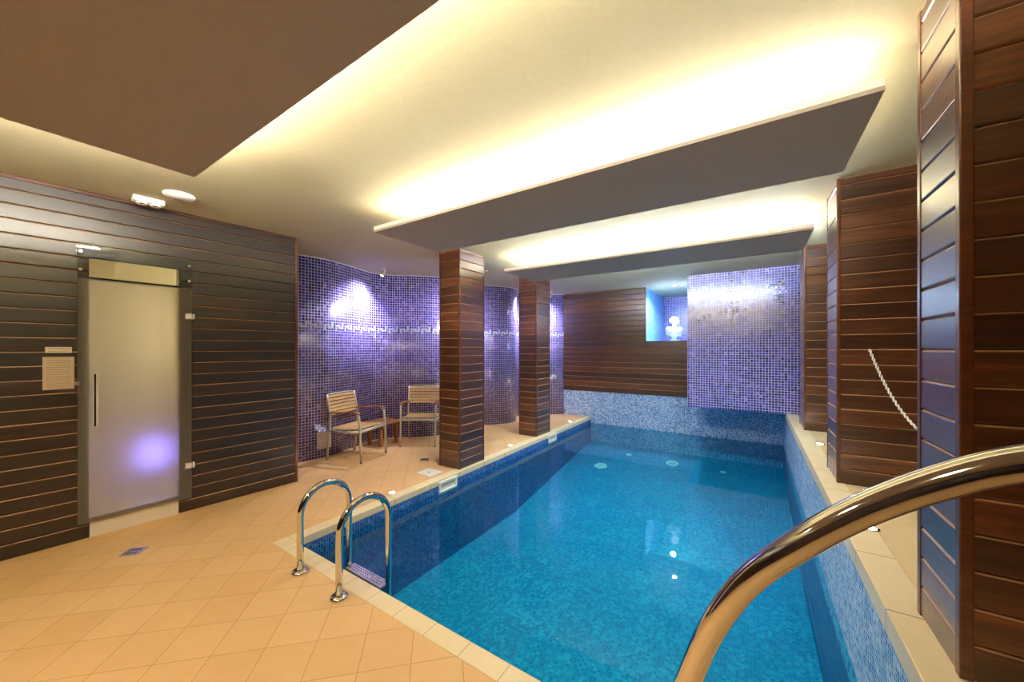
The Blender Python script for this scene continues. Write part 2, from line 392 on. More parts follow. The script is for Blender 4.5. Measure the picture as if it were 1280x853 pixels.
# greek key border of white tiles
KEY = ["....X.", "XXX.X.", "X.XXX.", "X....."]
kz = 1.752
b = MB()
for i in range(len(cv)-1):
    for r in range(4):
        if KEY[r][i % 6] == 'X':
            z1 = kz+(4-r)*TP-0.001; z0 = z1-TP+0.002
            a, c = cv[i].lerp(cv[i+1], 0.04), cv[i].lerp(cv[i+1], 0.96); na, nc = nor[i]*0.003, nor[i+1]*0.003
            q = [(a.x, a.y), (c.x, c.y), (c.x+nc.x, c.y+nc.y), (a.x+na.x, a.y+na.y)]
            lo = [b.bm.verts.new((x, y, z0)) for x, y in q]; hi = [b.bm.verts.new((x, y, z1)) for x, y in q]
            b.bm.faces.new(lo); b.bm.faces.new(list(reversed(hi)))
            for k in range(4): b.bm.faces.new((lo[k], hi[k], hi[(k+1) % 4], lo[(k+1) % 4]))
b.build('greek_key_border', M['white_tile'], cw)
b = MB()   # thin white bead where the curved wall meets the ceiling
b.tube([(p.x+n.x*0.004, p.y+n.y*0.004, CZ-0.004) for p, n in zip(cv, nor)][::2], 0.007, 6)
b.build('ceiling_bead', M['plaster'], cw)

# far wall, niche, projecting mosaic block
b = MB()
wquad(b, (-3.9, YF), (1.5, YF), -0.75, 1.64, 0)
b.quad([(-3.9,YF,1.64),(-1.81,YF,1.64),(-1.81,YF,CZ),(-3.9,YF,CZ)], [(0,1.64),(2.09,1.64),(2.09,CZ),(0,CZ)], 0)
struct(b.build('wall_far', M['light'], recalc=False))
b = MB()
b.quad([(-1.81,YF,1.64),(-0.9,YF,1.64),(-0.9,9.5,1.64),(-1.81,9.5,1.64)], [(0,0),(1,0),(1,2),(0,2)], 0)
wquad(b, (-1.81, YF), (-1.81, 9.5), 1.64, CZ, 0)
wquad(b, (-1.81, 9.5), (-0.9, 9.5), 1.64, CZ, 1)
struct(b.build('wall_niche', [M['niche'], M['purple']], recalc=False))
b = MB(); bx0, bx1, by0, by1, bz = -0.93, 1.5, 6.86, 9.5, 0.51
wquad(b, (bx0,by0), (bx1,by0), bz, CZ, 0); wquad(b, (bx0,by1), (bx0,by0), bz, CZ, 0)
b.quad([(bx0,by0,bz),(bx0,by1,bz),(bx1,by1,bz),(bx1,by0,bz)], [(0,0),(0,1),(1,1),(1,0)], 1)
struct(b.build('wall_far_block', [M['purple'], M['plaster']], recalc=False))
b = MB()   # boarded panel on the far wall, L-shaped round the niche
pitch = 0.1078; z = 0.565
while z < CZ-0.01:
    z1 = min(z+pitch, CZ)
    if z1 <= 1.66: b.plank(-3.62, -0.90, z, z1)
    else: b.plank(-3.62, -1.81, z, z1)
    z += pitch
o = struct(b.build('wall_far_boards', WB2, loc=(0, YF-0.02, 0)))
b = MB(); b.box((-1.83, YF-0.028, 1.645), (-1.80, YF+0.01, CZ), 0.004); b.box((-1.83, YF-0.028, 1.63), (-0.9, YF+0.06, 1.652), 0.004)
struct(b.build('trim_1', M['trimwood']))

# left boarded cabin wall with door opening; local x runs along the wall
WA = math.atan2(1, 0.0674)+0.0
cab = bpy.data.objects.new('wall_left', None); COL.objects.link(cab); cab.location = (-4.43, 0, 0); cab.rotation_euler = (0, 0, WA); struct(cab)
# in local coordinates the room is on the -y side
d0, d1, dtop = 0.577, 1.112, 2.24
b = MB(); z = 0.0
while z < CZ-0.01:
    z1 = min(z+0.1056, CZ)
    if z1 < dtop: b.plank(-2.9, d0, z, z1); b.plank(d1, 2.10, z, z1)
    else: b.plank(-2.9, 2.10, z, z1)
    z += 0.1056
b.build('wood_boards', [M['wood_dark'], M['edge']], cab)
b = MB(); b.box((-2.9, 0.018, 0), (d0-0.012, 0.10, CZ)); b.box((d1+0.012, 0.018, 0), (2.09, 0.10, CZ)); b.box((d0-0.012, 0.018, dtop+0.06), (d1+0.012, 0.10, CZ))
b.build('wall_core', M['dark'], cab)
b = MB(); b.box((2.09, -0.008, 0), (2.118, 0.03, CZ), 0.006); b.box((-2.9, -0.018, CZ-0.028), (2.1, 0.0, CZ), 0.006)
b.build('edge_trim', M['trimwood'], cab)
b = MB(); b.box((2.09, 0.03, 0), (2.118, 1.3, CZ)); b.build('end_boards', M['wood'], cab)
b = MB()
b.box((d0-0.012, 0.018, 0.16), (d0, 0.10, 2.3)); b.box((d1, 0.018, 0.16), (d1+0.012, 0.10, 2.3)); b.box((d0, 0.018, 2.29), (d1, 0.10, 2.30))
b.build('door_jamb', M['tan'], cab)
b = MB()   # inside of the cabin
b.box((0.2, 1.15, 0.16), (1.9, 1.20, CZ)); b.box((0.15, 0.10, 0.16), (0.2, 1.2, CZ)); b.box((1.9, 0.10, 0.16), (1.95, 1.2, CZ)); b.box((0.2, 0.10, 0.10), (1.9, 1.2, 0.16)); b.box((0.2, 0.10, 2.5), (1.9, 1.2, 2.55))
b.build('cabin_lining', M['tan'], cab)

def cabloc(s, off, z):
    c, sn = math.cos(WA), math.sin(WA); return (-4.43+c*s-sn*off, sn*s+c*off, z)
step = MB().box((d0+0.002, -0.004, 0), (d1-0.002, 0.10, 0.158), 0.004).build('threshold_step', M['marble'], loc=(-4.43,0,0), rz=WA)
tag(step, 'white marble threshold step under the frosted glass door', 'step')

# door
door = bpy.data.objects.new('door_1', None); COL.objects.link(door); door.location = (-4.43,0,0); door.rotation_euler = (0,0,WA); struct(door)
MB().box((0.517, -0.022, 0.125), (1.196, -0.012, 2.052), 0.001).build('frosted_panel', M['frost'], door)
tr = MB().box((0.513, -0.022, 2.062), (1.198, -0.012, 2.33), 0.001).build('transom_glass', M['clear'], door)
b = MB(); 
for s in (0.532, 1.18):
    for z in (2.12, 2.26): b.tube([(s, -0.0245, z), (s, -0.0105, z)], 0.011, 12)
b.build('transom_bolt', M['steel'], door)
b = MB(); b.box((0.594, -0.066, 0.885), (0.599, -0.05, 1.30), 0.001); b.box((0.610, -0.068, 0.885), (0.622, -0.05, 1.30), 0.002); b.box((0.603, -0.052, 0.93), (0.615, -0.020, 0.945)); b.box((0.603, -0.052, 1.24), (0.615, -0.020, 1.255))
dh = b.build('door_handle', M['satin'], door)
MB().box((0.599, -0.063, 0.886), (0.610, -0.05, 1.299)).build('handle_shade', M['dark'], dh)  # dark reflection on the bar's side, modelled as a dark strip
for z in (1.795, 0.425):
    h = MB().box((1.150, -0.034, z-0.025), (1.196, -0.004, z+0.025), 0.003).box((1.200, -0.030, z-0.025), (1.218, 0.0, z+0.025), 0.003).build('hinge', M['satin'], door)
    b = MB()
    for k in range(3): b.tube([(1.205, -0.004, z+0.07+0.022*k), (1.205, 0.001, z+0.07+0.022*k)], 0.005, 8)
    b.build('screw', M['red'], h)
MB().box((0.500, -0.026, 1.216), (0.532, -0.010, 1.245), 0.002).build('glass_clip', M['steel'], door)
b = MB(); b.box((0.577, -0.010, 2.046), (1.112, 0.012, 2.068)); b.build('lintel_bar', M['dark'], door)

o = MB().box((0.362, -0.006, 1.468), (0.490, 0.0, 1.512), 0.001).build('door_plate', M['plate'], loc=(-4.43,0,0), rz=WA)
tag(o, 'small cream plate with two lines of print on dark boards above the notice', 'sign')
o = MB().box((0.350, -0.004, 1.190), (0.502, 0.0, 1.437), 0.001).build('notice_sheet', M['notice'], loc=(-4.43,0,0), rz=WA)
tag(o, 'pale printed notice sheet fixed to dark boards left of the glass door', 'notice')
b = MB(); b.ball((0,0,0), (0.20,0.12,0.15), n=24)
o = b.build('cabin_lamp', M['glow'], loc=cabloc(1.05, 0.66, 0.46)); tag(o, 'blurred violet lamp glowing low behind the frosted glass door', 'lamp')
b = MB(); b.box((-0.06,-0.06,-0.30), (0.06,0.06,-0.085), 0.01); b.build('lamp_stand', M['white'], o)

# ------------------------------------------------------------------ pillars
def pillar(x0, x1, y0, y1, z0, label, sides='NWES', trim=0.022):
    cx, cy = (x0+x1)/2, (y0+y1)/2
    t = thing('timber_pillar', label, 'pillar', (cx, cy, z0), 0, 'dark wood clad pillars beside the pool')
    H = CZ-z0; w, d = x1-x0, y1-y0
    def face(L, loc, rz):
        b = MB(); z = 0.0; k = 0
        while z < H-0.004:
            zz = min(z+0.1085, H); b.plank(-L/2+trim*0.8, L/2-trim*0.8, z, zz, d=0.016); z += 0.1085
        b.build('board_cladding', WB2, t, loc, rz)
    if 'S' in sides: face(w, (0, -d/2, 0), 0)
    if 'N' in sides: face(w, (0, d/2, 0), PI)
    if 'E' in sides: face(d, (w/2, 0, 0), PI/2)
    if 'W' in sides: face(d, (-w/2, 0, 0), -PI/2)
    MB().box((-w/2+0.014, -d/2+0.014, 0), (w/2-0.014, d/2-0.014, H)).build('core', M['dark'], t)
    for sx in (-1, 1):
        for sy in (-1, 1):
            xa, ya = sx*(w/2+0.003), sy*(d/2+0.003); xb, yb = xa-sx*trim, ya-sy*trim
            MB().box((min(xa,xb), min(ya,yb), 0), (max(xa,xb), max(ya,yb), H), 0.004).build('corner_trim', M['trimwood'], t)
    return t
pillar(-3.36, -3.02, 3.41, 3.90, 0.004, 'dark boarded pillar on the left deck edge, nearer one, right of the chairs')
pillar(-3.40, -3.055, 5.39, 5.88, 0.004, 'dark boarded pillar on the left deck edge, farther one, near the far wall')
pillar(0.515, 1.45, 1.64, 1.97, LZ, 'dark boarded pillar on the right ledge, nearest and cut by the frame edge', trim=0.03)
pillar(0.515, 1.45, 3.54, 3.96, LZ, 'dark boarded pillar on the right ledge, middle one with the chain hooked on')
pillar(0.515, 1.45, 5.60, 6.09, LZ, 'dark boarded pillar on the right ledge, farthest one beside the purple block')

# ------------------------------------------------------------------ hanging ceiling panels with cove lighting
PZ = 2.53
def cpanel(x0, x1, y0, y1, label, strips, top=0.088):
    t = thing('ceiling_panel', label, 'ceiling panel', ((x0+x1)/2, (y0+y1)/2, PZ), 0, 'suspended ceiling panels with hidden lighting')
    cx, cy = (x0+x1)/2, (y0+y1)/2
    def L(a, b): return ((a[0]-cx, a[1]-cy, a[2]-PZ), (b[0]-cx, b[1]-cy, b[2]-PZ))
    b = MB(); h = 0.05
    b.box(*L((x0,y0,PZ),(x1,y1,PZ+0.018))); b.build('panel_board', M['panel'], t); b = MB()
    for q in (((x0,y0),(x1,y0+0.015)), ((x0,y1-0.015),(x1,y1)), ((x0,y0+0.015),(x0+0.015,y1-0.015)), ((x1-0.015,y0+0.015),(x1,y1-0.015))):
        b.box(*L((q[0][0],q[0][1],PZ+0.018),(q[1][0],q[1][1],PZ+h)))
    b.build('panel_lip', M['plaster'], t)
    n = max(2, int((x1-x0)/0.9)); b = MB()
    for i in range(n):
        for yy in (y1-0.06,):
            xx = x0+(i+0.5)*(x1-x0)/n; b.box(*L((xx-0.02,yy-0.02,PZ+0.018),(xx+0.02,yy+0.02,CZ)))
    b.build('hanger', M['white'], t)
    for a, c, mm in strips:
        b = MB(); b.box(*L((a[0],a[1],PZ+top-0.018),(c[0],c[1],PZ+top))); b.build('light_strip', M[mm], t)
    return t
cpanel(-2.80, 0.44, 2.03, 2.84, 'long grey ceiling panel across the pool, the nearer of two slim ones', [((-2.70, 2.15), (0.38, 2.165), 'led'), ((-2.70, 2.70), (0.38, 2.715), 'leds')])
cpanel(-2.80, 0.44, 4.06, 4.88, 'long grey ceiling panel across the pool, the farther of two slim ones', [((-2.70, 4.19), (0.38, 4.205), 'led'), ((-2.70, 4.75), (0.38, 4.765), 'ledc')], 0.078)
cpanel(-2.80, 0.44, -2.8, 0.785, 'large brown ceiling panel over the near deck with bright edges', [((-2.60, 0.63), (0.38, 0.645), 'lede'), ((-2.655, -2.6), (-2.64, 0.63), 'ledb')])

# ------------------------------------------------------------------ spotlights
def lamp(name, kind, loc, target, power, col, size=1.2, blend=0.6, rad=0.03):
    d = bpy.data.lights.new(name, kind); d.energy = power; d.color = col[:3]; d.shadow_soft_size = rad
    if kind == 'SPOT': d.spot_size = size; d.spot_blend = blend
    o = bpy.data.objects.new(name, d); COL.objects.link(o); o.location = loc
    o.rotation_euler = (Vector(target)-Vector(loc)).to_track_quat('-Z', 'Y').to_euler()
    return o
def ceiling_spot(x, y, target, label, power, col):
    t = thing('ceiling_spotlight', label, 'spotlight', (x, y, CZ), 0, 'wall washing ceiling spotlights')
    v = (Vector(target)-Vector((x, y, CZ-0.07))).normalized()
    MB().lathe([(0.0, 0), (0.028, 0), (0.028, -0.008), (0.006, -0.012), (0.006, -0.05), (0.0, -0.05)], n=14).build('mount', M['white'], t)
    p0 = Vector((0,0,-0.06)); b = MB(); b.tube([p0-v*0.045, p0-v*0.03, p0+v*0.045, p0+v*0.05], [0.018, 0.024, 0.028, 0.028], 14); b.build('lamp_head', M['brass'], t)
    b = MB(); b.tube([p0+v*0.0505, p0+v*0.053], 0.022, 14); b.build('lens', M['lensv'], t)
    l = lamp('spot_beam', 'SPOT', p0+v*0.06, p0+v, power, col, 1.9, 1.0); l.parent = t
VIO = (0.80, 0.74, 1.0)
ceiling_spot(-4.80, 3.66, (-5.12, 3.35, 1.9), 'small ceiling spotlight above the chairs aimed at the curved purple wall', 75, VIO)
ceiling_spot(-3.53, 4.62, (-4.45, 4.95, 1.9), 'small ceiling spotlight peeping out right of the nearer left pillar', 60, VIO)
ceiling_spot(-3.85, 6.35, (-4.32, 6.75, 1.9), 'small ceiling spotlight hidden behind the farther left pillar', 70, VIO)
ceiling_spot(-3.66, 7.10, (-4.02, 7.35, 2.0), 'small ceiling spotlight in the far left corner by the boarded wall', 45, VIO)

def uplight(x, y, z, label):
    t = thing('recessed_uplight', label, 'uplight', (x, y, z), 0, 'recessed floor uplights along the pool')
    MB().lathe([(0.026, 0.0), (0.026, 0.003), (0.036, 0.005), (0.040, 0.003), (0.040, 0.0)], n=20).build('rim', M['chrome'], t)
    MB().lathe([(0.0, 0.004), (0.025, 0.003), (0.025, 0.0), (0.0, 0.0)], n=20).build('lens', M['lens'], t)
for y, w in ((2.49, 'nearest one, behind the pool ladder'), (4.71, 'between the two left pillars'), (6.93, 'by the far end of the pool')):
    uplight(-3.135, y, 0.0, 'round uplight set in the left deck edge, '+w)
uplight(0.535, 2.74, LZ, 'round uplight set in the right stone ledge, nearer one by the big handrail')
uplight(0.575, 4.87, LZ, 'round uplight set in the right stone ledge, farther one between pillars')

o = MB().lathe([(0.0, 0.0), (0.10, 0.0), (0.10, -0.012), (0.088, -0.024), (0.0, -0.030)], n=32).build('ceiling_disc_lamp', M['white'], loc=(-3.86, 0.985, CZ))
tag(o, 'flat round white ceiling fitting beside the emergency light', 'ceiling fitting')
t = thing('emergency_light', 'white twin-head emergency light on the ceiling above the glass door', 'emergency light', (-4.165, 0.87, CZ), R(86))
MB().box((-0.095, -0.045, -0.045), (0.095, 0.045, 0.0), 0.012).build('housing', M['white'], t)
for s in (-0.04, 0.04):
    MB().lathe([(0.0, -0.046), (0.024, -0.046), (0.032, -0.058), (0.034, -0.058), (0.034, -0.045), (0.0, -0.045)], (s, 0, 0), 18).build('lamp_reflector', M['white'], t)
    MB().ball((s, 0, -0.052), (0.009, 0.009, 0.006), n=10).build('lamp_bulb', M['dark'], t)
t = thing('ceiling_downlight', 'small bright downlight in the blue niche ceiling above the bust', 'downlight', (-1.285, 7.75, CZ))
MB().lathe([(0.03, 0.0), (0.03, -0.004), (0.045, -0.006), (0.05, 0.0)], n=20).build('rim', M['white'], t)
MB().lathe([(0.0, -0.003), (0.03, -0.003), (0.03, 0.0), (0.0, 0.0)], n=20).build('lens', M['lens'], t)
def downlight(x, y, z, label, power, col, size):  # added lamps, out of the camera's view, brightening pool and deck
    t = thing('added_downlight', label, 'downlight', (x, y, z), 0, 'added fill downlights over pool and deck')
    MB().lathe([(0.035, 0.0), (0.035, -0.004), (0.048, -0.006), (0.054, 0.0)], n=20).build('rim', M['white'], t)
    MB().lathe([(0.0, -0.002), (0.035, -0.002), (0.035, 0.0), (0.0, 0.0)], n=20).build('lens', M['lens'], t)
    q = lamp('added_fill_beam', 'SPOT', (0, 0, -0.015), (0, 0.0, -1), power, col, size, 0.6, 0.09); q.parent = t
WC = (1.0, 0.86, 0.66); CC = (0.72, 0.88, 1.0)
for k, x in enumerate((-2.5, -1.3, -0.2)):
    downlight(x, 2.93, CZ, 'added fill downlight, unseen behind the nearer slim ceiling panel', 55, (0.95, 0.92, 0.88), 2.5)
for k, x in enumerate((-2.5, -1.3, -0.2)):
    downlight(x, 4.97, CZ, 'added fill downlight, unseen behind the farther slim ceiling panel', 60, CC, 2.5)
for k, x in enumerate((-2.5, -1.5, -0.4)):
    downlight(x, -0.35, PZ, 'added fill downlight, unseen under the large brown ceiling panel', 42, WC, 2.35)
l = lamp('niche_beam', 'SPOT', (0, 0, -0.015), (0, 0.02, -1), 80, (0.84, 0.92, 1.0), 2.7, 0.6, 0.03); l.parent = t
l = lamp('niche_fill', 'POINT', (0, -0.10, -0.52), (0, 0, -1), 8, (0.50, 0.74, 1.0), rad=0.05); l.parent = t  # added point light without a fitting, fills the niche and its ceiling
lc = lamp('cabin_glow', 'POINT', cabloc(1.62, 0.5, 1.7), (0,0,0), 14, (1.0, 0.88, 0.64), rad=0.12)
lamp('cabin_violet', 'POINT', cabloc(1.06, 0.86, 0.34), (0,0,0), 0.5, (0.34, 0.28, 1.0), rad=0.1)

# ------------------------------------------------------------------ chairs and table
def rect_tube(b, path, a, c):
    return b.tube(path, a*1.2, 8, rx=c*1.2)
def make_chair(label):
    t = thing('garden_armchair', label, 'chair', (0,0,0), 0, 'teak and metal armchairs by the purple wall')
    # local +x is the front, y across
    W, D = 0.265, 0.25
    for s in (-1, 1):
        y = s*W
        b = MB(); b.tube([(D+0.01, y, 0.014), (D-0.005, y, 0.44), (D-0.02, y, 0.60), (D-0.045, y, 0.635), (D-0.08, y, 0.645)], 0.014, 10, rx=0.017); lg = b.build('leg', M['alu'], t)
        MB().lathe([(0.0, 0.0), (0.015, 0.0), (0.015, 0.016), (0.0, 0.016)], (D+0.01, y, 0), 10).build('foot', M['rubber'], lg)
        b = MB(); b.tube([(-D-0.03, y, 0.014), (-D, y, 0.30), (-D+0.018, y, 0.46), (-D+0.014, y, 0.60), (-D-0.018, y, 0.78), (-D-0.040, y, 0.875)], 0.014, 10, rx=0.017); lg = b.build('leg', M['alu'], t)
        MB().lathe([(0.0, 0.0), (0.015, 0.0), (0.015, 0.016), (0.0, 0.016)], (-D-0.03, y, 0), 10).build('foot', M['rubber'], lg)
        b = MB(); P = [(-D-0.03, 0.625), (-D+0.1, 0.640), (0.0, 0.652), (0.12, 0.660), (D-0.05, 0.655), (D-0.01, 0.640)]
        rings = []
        for x, z in P: rings.append([(x, y-0.024, z-0.008), (x, y+0.024, z-0.008), (x, y+0.024, z+0.008), (x, y-0.024, z+0.008)])
        b.ring_sweep(rings)
        for f in b.bm.faces: f.smooth = False
        b.build('armrest', M['teak2'], t)
    b = MB()
    b.tube([(D-0.005, -W, 0.405), (D-0.005, W, 0.405)], 0.016, 8, rx=0.020); b.tube([(-D, -W, 0.39), (-D, W, 0.39)], 0.012, 8)
    for s in (-1, 1): b.tube([(D, s*W, 0.405), (0.0, s*W, 0.385), (-D, s*W, 0.395)], 0.012, 8, rx=0.018)
    b.build('seat_frame', M['alu'], t)
    b = MB()                                    # slatted seat, dipping in the middle
    n = 9
    for k in range(n):
        x0 = -D+0.03+k*(2*D-0.03)/n; x1 = x0+(2*D-0.03)/n-0.010
        zf = lambda x: 0.425 + 0.018*(x/D)**2 + 0.008*(x/D)
        for (ya, yb) in ((-W+0.017, W-0.017),):
            v = [b.bm.verts.new(p) for p in ((x0,ya,zf(x0)-0.012),(x1,ya,zf(x1)-0.012),(x1,yb,zf(x1)-0.012),(x0,yb,zf(x0)-0.012),(x0,ya,zf(x0)),(x1,ya,zf(x1)),(x1,yb,zf(x1)),(x0,yb,zf(x0)))]
            for f in ((0,3,2,1),(4,5,6,7),(0,1,5,4),(1,2,6,5),(2,3,7,6),(3,0,4,7)): b.bm.faces.new([v[i] for i in f])
    b.build('seat', M['teak'], t)
    b = MB()                                    # backrest: six curved slats
    for k in range(6):
        z0 = 0.600+k*0.0465; z1 = z0+0.034
        xb = lambda z: -D+0.014-(z-0.60)*0.20
        rings = []
        for j in range(9):
            y = -W+0.012+(2*W-0.024)*j/8; cu = 0.012*(1-(y/W)**2)
            rings.append([(xb(z0)-cu-0.008, y, z0), (xb(z0)-cu+0.008, y, z0), (xb(z1)-cu+0.008, y, z1), (xb(z1)-cu-0.008, y, z1)])
        b.ring_sweep(rings)
    for f in b.bm.faces: f.smooth = False
    b.build('backrest', M['teak'], t)
    b = MB(); b.tube([(-D-0.040, -W, 0.874), (-D-0.049, -W/2, 0.880), (-D-0.052, 0, 0.881), (-D-0.049, W/2, 0.880), (-D-0.040, W, 0.874)], 0.010, 8); b.build('top_rail', M['alu'], t)
    return t
ch = make_chair('teak and silver armchair turned to the right, left of the small table')
ch.location = (-4.60, 3.08, 0); ch.rotation_euler = (0, 0, R(17))
c2 = copy_tree(ch); c2['label'] = 'teak and silver armchair facing the pool, between small table and pillar'
c2.location = (-4.43, 4.09, 0); c2.rotation_euler = (0, 0, R(-55))

t = thing('teak_side_table', 'low brown slatted teak table between the two armchairs', 'table', (-4.87, 3.70, 0), R(4))
b = MB()
for k in range(5): b.box((-0.215+k*0.088, -0.24, 0.335), (-0.215+k*0.088+0.078, 0.24, 0.357), 0.003)
b.build('tabletop', M['teak2'], t)
for sx in (-1, 1):
    for sy in (-1, 1): MB().box((sx*0.12-0.022, sy*0.155-0.022, 0), (sx*0.12+0.022, sy*0.155+0.022, 0.335), 0.003).build('leg', M['teak2'], t)
for y in (-0.19, 0.165): MB().box((-0.21, y, 0.285), (0.21, y+0.025, 0.335), 0.002).build('apron', M['teak2'], t)

# steel access panel low on the curved wall
i = min(range(len(cv)), key=lambda k: abs(cv[k].y-2.78)); p, nn = cv[i], nor[i]
t = thing('wall_vent', 'square steel vent cover low on the purple wall behind the left armchair', 'vent', (p.x+nn.x*0.006, p.y+nn.y*0.006, 0.13), math.atan2(nn.y, nn.x)+PI/2)
b = MB(); b.box((-0.10,-0.014,0), (0.10,0.012,0.018), 0.003); b.box((-0.10,-0.014,0.21), (0.10,0.012,0.228), 0.003); b.box((-0.10,-0.014,0.018), (-0.082,0.012,0.21), 0.003); b.box((0.082,-0.014,0.018), (0.10,0.012,0.21), 0.003)
b.build('frame', M['steel'], t)
b = MB()
for k in range(9): b.box((-0.082,-0.008,0.022+k*0.021), (0.082,0.004,0.022+k*0.021+0.017))
b.build('louvre', M['steel'], t)

# floor drains and white skimmer lid
def drain(x, y, label):
    t = thing('floor_drain', label, 'drain', (x, y, 0.0), R(45), 'square steel floor drains')
    h = 0.058; b = MB(); b.box((-h,-h,0), (h,-h+0.014,0.004)); b.box((-h,h-0.014,0), (h,h,0.004)); b.box((-h,-h+0.014,0), (-h+0.014,h-0.014,0.004)); b.box((h-0.014,-h+0.014,0), (h,h-0.014,0.004)); b.build('frame', M['steel'], t)
    b = MB(); b.box((-h+0.014,-h+0.014,0), (h-0.014,h-0.014,0.0012)); b.build('grate_well', M['dark'], t)
    b = MB()
    for k in range(4):
        a = -h+0.024+k*0.023; b.box((a,-h+0.014,0.0012), (a+0.009,h-0.014,0.0035))
    b.box((-h+0.014,-0.006,0.0012), (h-0.014,0.006,0.0036)); b.build('grate_bar', M['steel'], t)
drain(-3.817, 0.717, 'square steel floor drain on the deck in front of the glass door')
drain(-3.70, 3.47, 'square steel floor drain on the deck between right armchair and pillar')
t = thing('skimmer_lid', 'square white lid set in the deck beside the nearer left pillar', 'lid', (-3.265, 3.14, 0.0))
MB().box((-0.125,-0.105,0), (0.125,0.105,0.005), 0.002).build('lid', M['white'], t)
MB().lathe([(0.0,0.0052),(0.012,0.0052),(0.012,0.006),(0.0,0.006)], n=12).build('finger_hole', M['dark'], t)

def skimmer(y0, label):
    t = thing('pool_skimmer', label, 'skimmer', (XL, y0, -0.155), 0, 'white skimmer inlets in the left pool wall')
    b = MB(); w, h, d, f = 0.30, 0.135, 0.018, 0.03
    b.box((0,0,0), (d,w,f), 0.004); b.box((0,0,h-f), (d,w,h), 0.004); b.box((0,0,f), (d,f,h-f), 0.004); b.box((0,w-f,f), (d,w,h-f), 0.004); b.build('frame', M['white'], t)
    b = MB(); b.box((0.0005,f,f), (0.004,w-f,h-f)); b.build('throat', M['tan'], t)
    b = MB(); b.box((0.004,f+0.004,f), (0.010,w-f-0.004,f+0.025), 0.002); b.build('weir_flap', M['white'], t)
skimmer(3.0, 'white skimmer frame in the left pool wall, nearer one before the first pillar')
skimmer(5.66, 'white skimmer frame in the left pool wall, farther one at the second pillar')

# ------------------------------------------------------------------ pool ladder
t = thing('pool_ladder', 'chrome pool ladder with two looped handrails at the near left pool corner', 'ladder', (-2.305, 1.265, 0.0))
for x in (-0.227, 0.227):
    b = MB(); P = [(x, 0, 0.004), (x, 0, 0.20), (x, 0, 0.36)]
    for k in range(1, 16): a = PI-PI*k/16; P.append((x, 0.1775+0.1775*math.cos(a), 0.37+0.178*math.sin(a)))
    P += [(x, 0.355, 0.36), (x, 0.355, 0.0), (x, 0.352, -0.3), (x, 0.345, -0.62), (x, 0.32, -0.70)]
    rl = b.tube(P, 0.0212, 20).build('handrail', M['chrome'], t)
    MB().lathe([(0.0215, 0.0), (0.052, 0.0), (0.054, 0.006), (0.050, 0.016), (0.036, 0.024), (0.0215, 0.026)], (x, 0, 0), 28).build('flange', M['chrome'], rl)
for z in (-0.115, -0.37, -0.62):
    b = MB(); b.box((-0.206, 0.305, z-0.016), (0.206, 0.385, z), 0.004); tr_ = b.build('tread', M['steel'], t)
    b = MB()
    for i in range(14):
        for j in range(3): b.lathe([(0.0, 0.0), (0.006, 0.0), (0.004, 0.004), (0.0, 0.004)], (-0.17+i*0.026, 0.325+j*0.02, z), 6)
    b.build('grip_stud', M['chrome'], tr_)

# ------------------------------------------------------------------ big handrail in the foreground
t = thing('stair_handrail', 'large polished steel handrail curving through the right foreground', 'handrail', (-0.16, 0.77, 0.0))
ctrl = [(-0.160,0.77,0.004),(-0.158,0.77,0.30),(-0.150,0.77,0.58),(-0.128,0.765,0.77),(-0.094,0.755,0.90),(-0.058,0.745,1.005),(-0.008,0.735,1.105),(0.056,0.725,1.188),(0.128,0.72,1.262),(0.205,0.715,1.322),(0.278,0.712,1.362),(0.37,0.712,1.385),(0.47,0.712,1.372),(0.57,0.712,1.30),(0.63,0.712,1.17),(0.65,0.712,0.95),(0.652,0.712,0.5),(0.652,0.712,0.004)]
P = []
for i in range(len(ctrl)-1):
    p0, p1, p2, p3 = (Vector(ctrl[max(0, min(len(ctrl)-1, k))]) for k in (i-1, i, i+1, i+2))
    for k in range(6):
        u = k/6; P.append(0.5*((2*p1)+(p2-p0)*u+(2*p0-5*p1+4*p2-p3)*u*u+(3*p1-p0-3*p2+p3)*u**3))
P.append(Vector(ctrl[-1])); org = Vector((-0.16, 0.77, 0.0))
MB().tube([p-org for p in P], 0.0215, 28).build('rail_tube', M['chrome'], t)
for c in (P[0], P[-1]):
    MB().lathe([(0.0218, 0.0), (0.052, 0.0), (0.054, 0.006), (0.050, 0.016), (0.036, 0.024), (0.0218, 0.026)], (c.x-org.x, c.y-org.y, 0), 28).build('flange', M['chrome'], t)

# ------------------------------------------------------------------ white chain between the right pillars
A, B = Vector((0.687, 3.53, 1.49)), Vector((0.90, 1.985, 1.45))
pts = []
for k in range(241):
    u = k/240; p = A.lerp(B, u); p.z -= 4*0.45*u*(1-u); pts.append(p)
pts = resample(pts, 0.019)
t = thing('barrier_chain', 'thin white plastic chain hanging from a hook on the middle right pillar', 'chain', A)
b = MB()
for k in range(len(pts)-1):
    c = (pts[k]+pts[k+1])/2; d = (pts[k+1]-pts[k]).normalized()
    s1 = d.cross(Vector((1,0,0))).normalized(); s2 = d.cross(s1)
    side = s1 if k % 2 else s2
    ring = []
    for j in range(12):
        a = 2*PI*j/12; ring.append(c-A + d*math.cos(a)*0.0125 + side*math.sin(a)*0.0068)
    b.tube(ring, 0.0026, 6, closed=True)
b.build('chain_links', M['white'], t)
for e, s in ((A, -1), (B, 1)):
    b = MB(); q = e-A; b.tube([q+Vector((0, 0.012*-s*1.0, 0.004)), q+Vector((0, 0, 0.006)), q+Vector((0, 0.006*s, -0.004)), q+Vector((0, 0.0, -0.010))], 0.003, 8); b.build('hook', M['steel'], t)

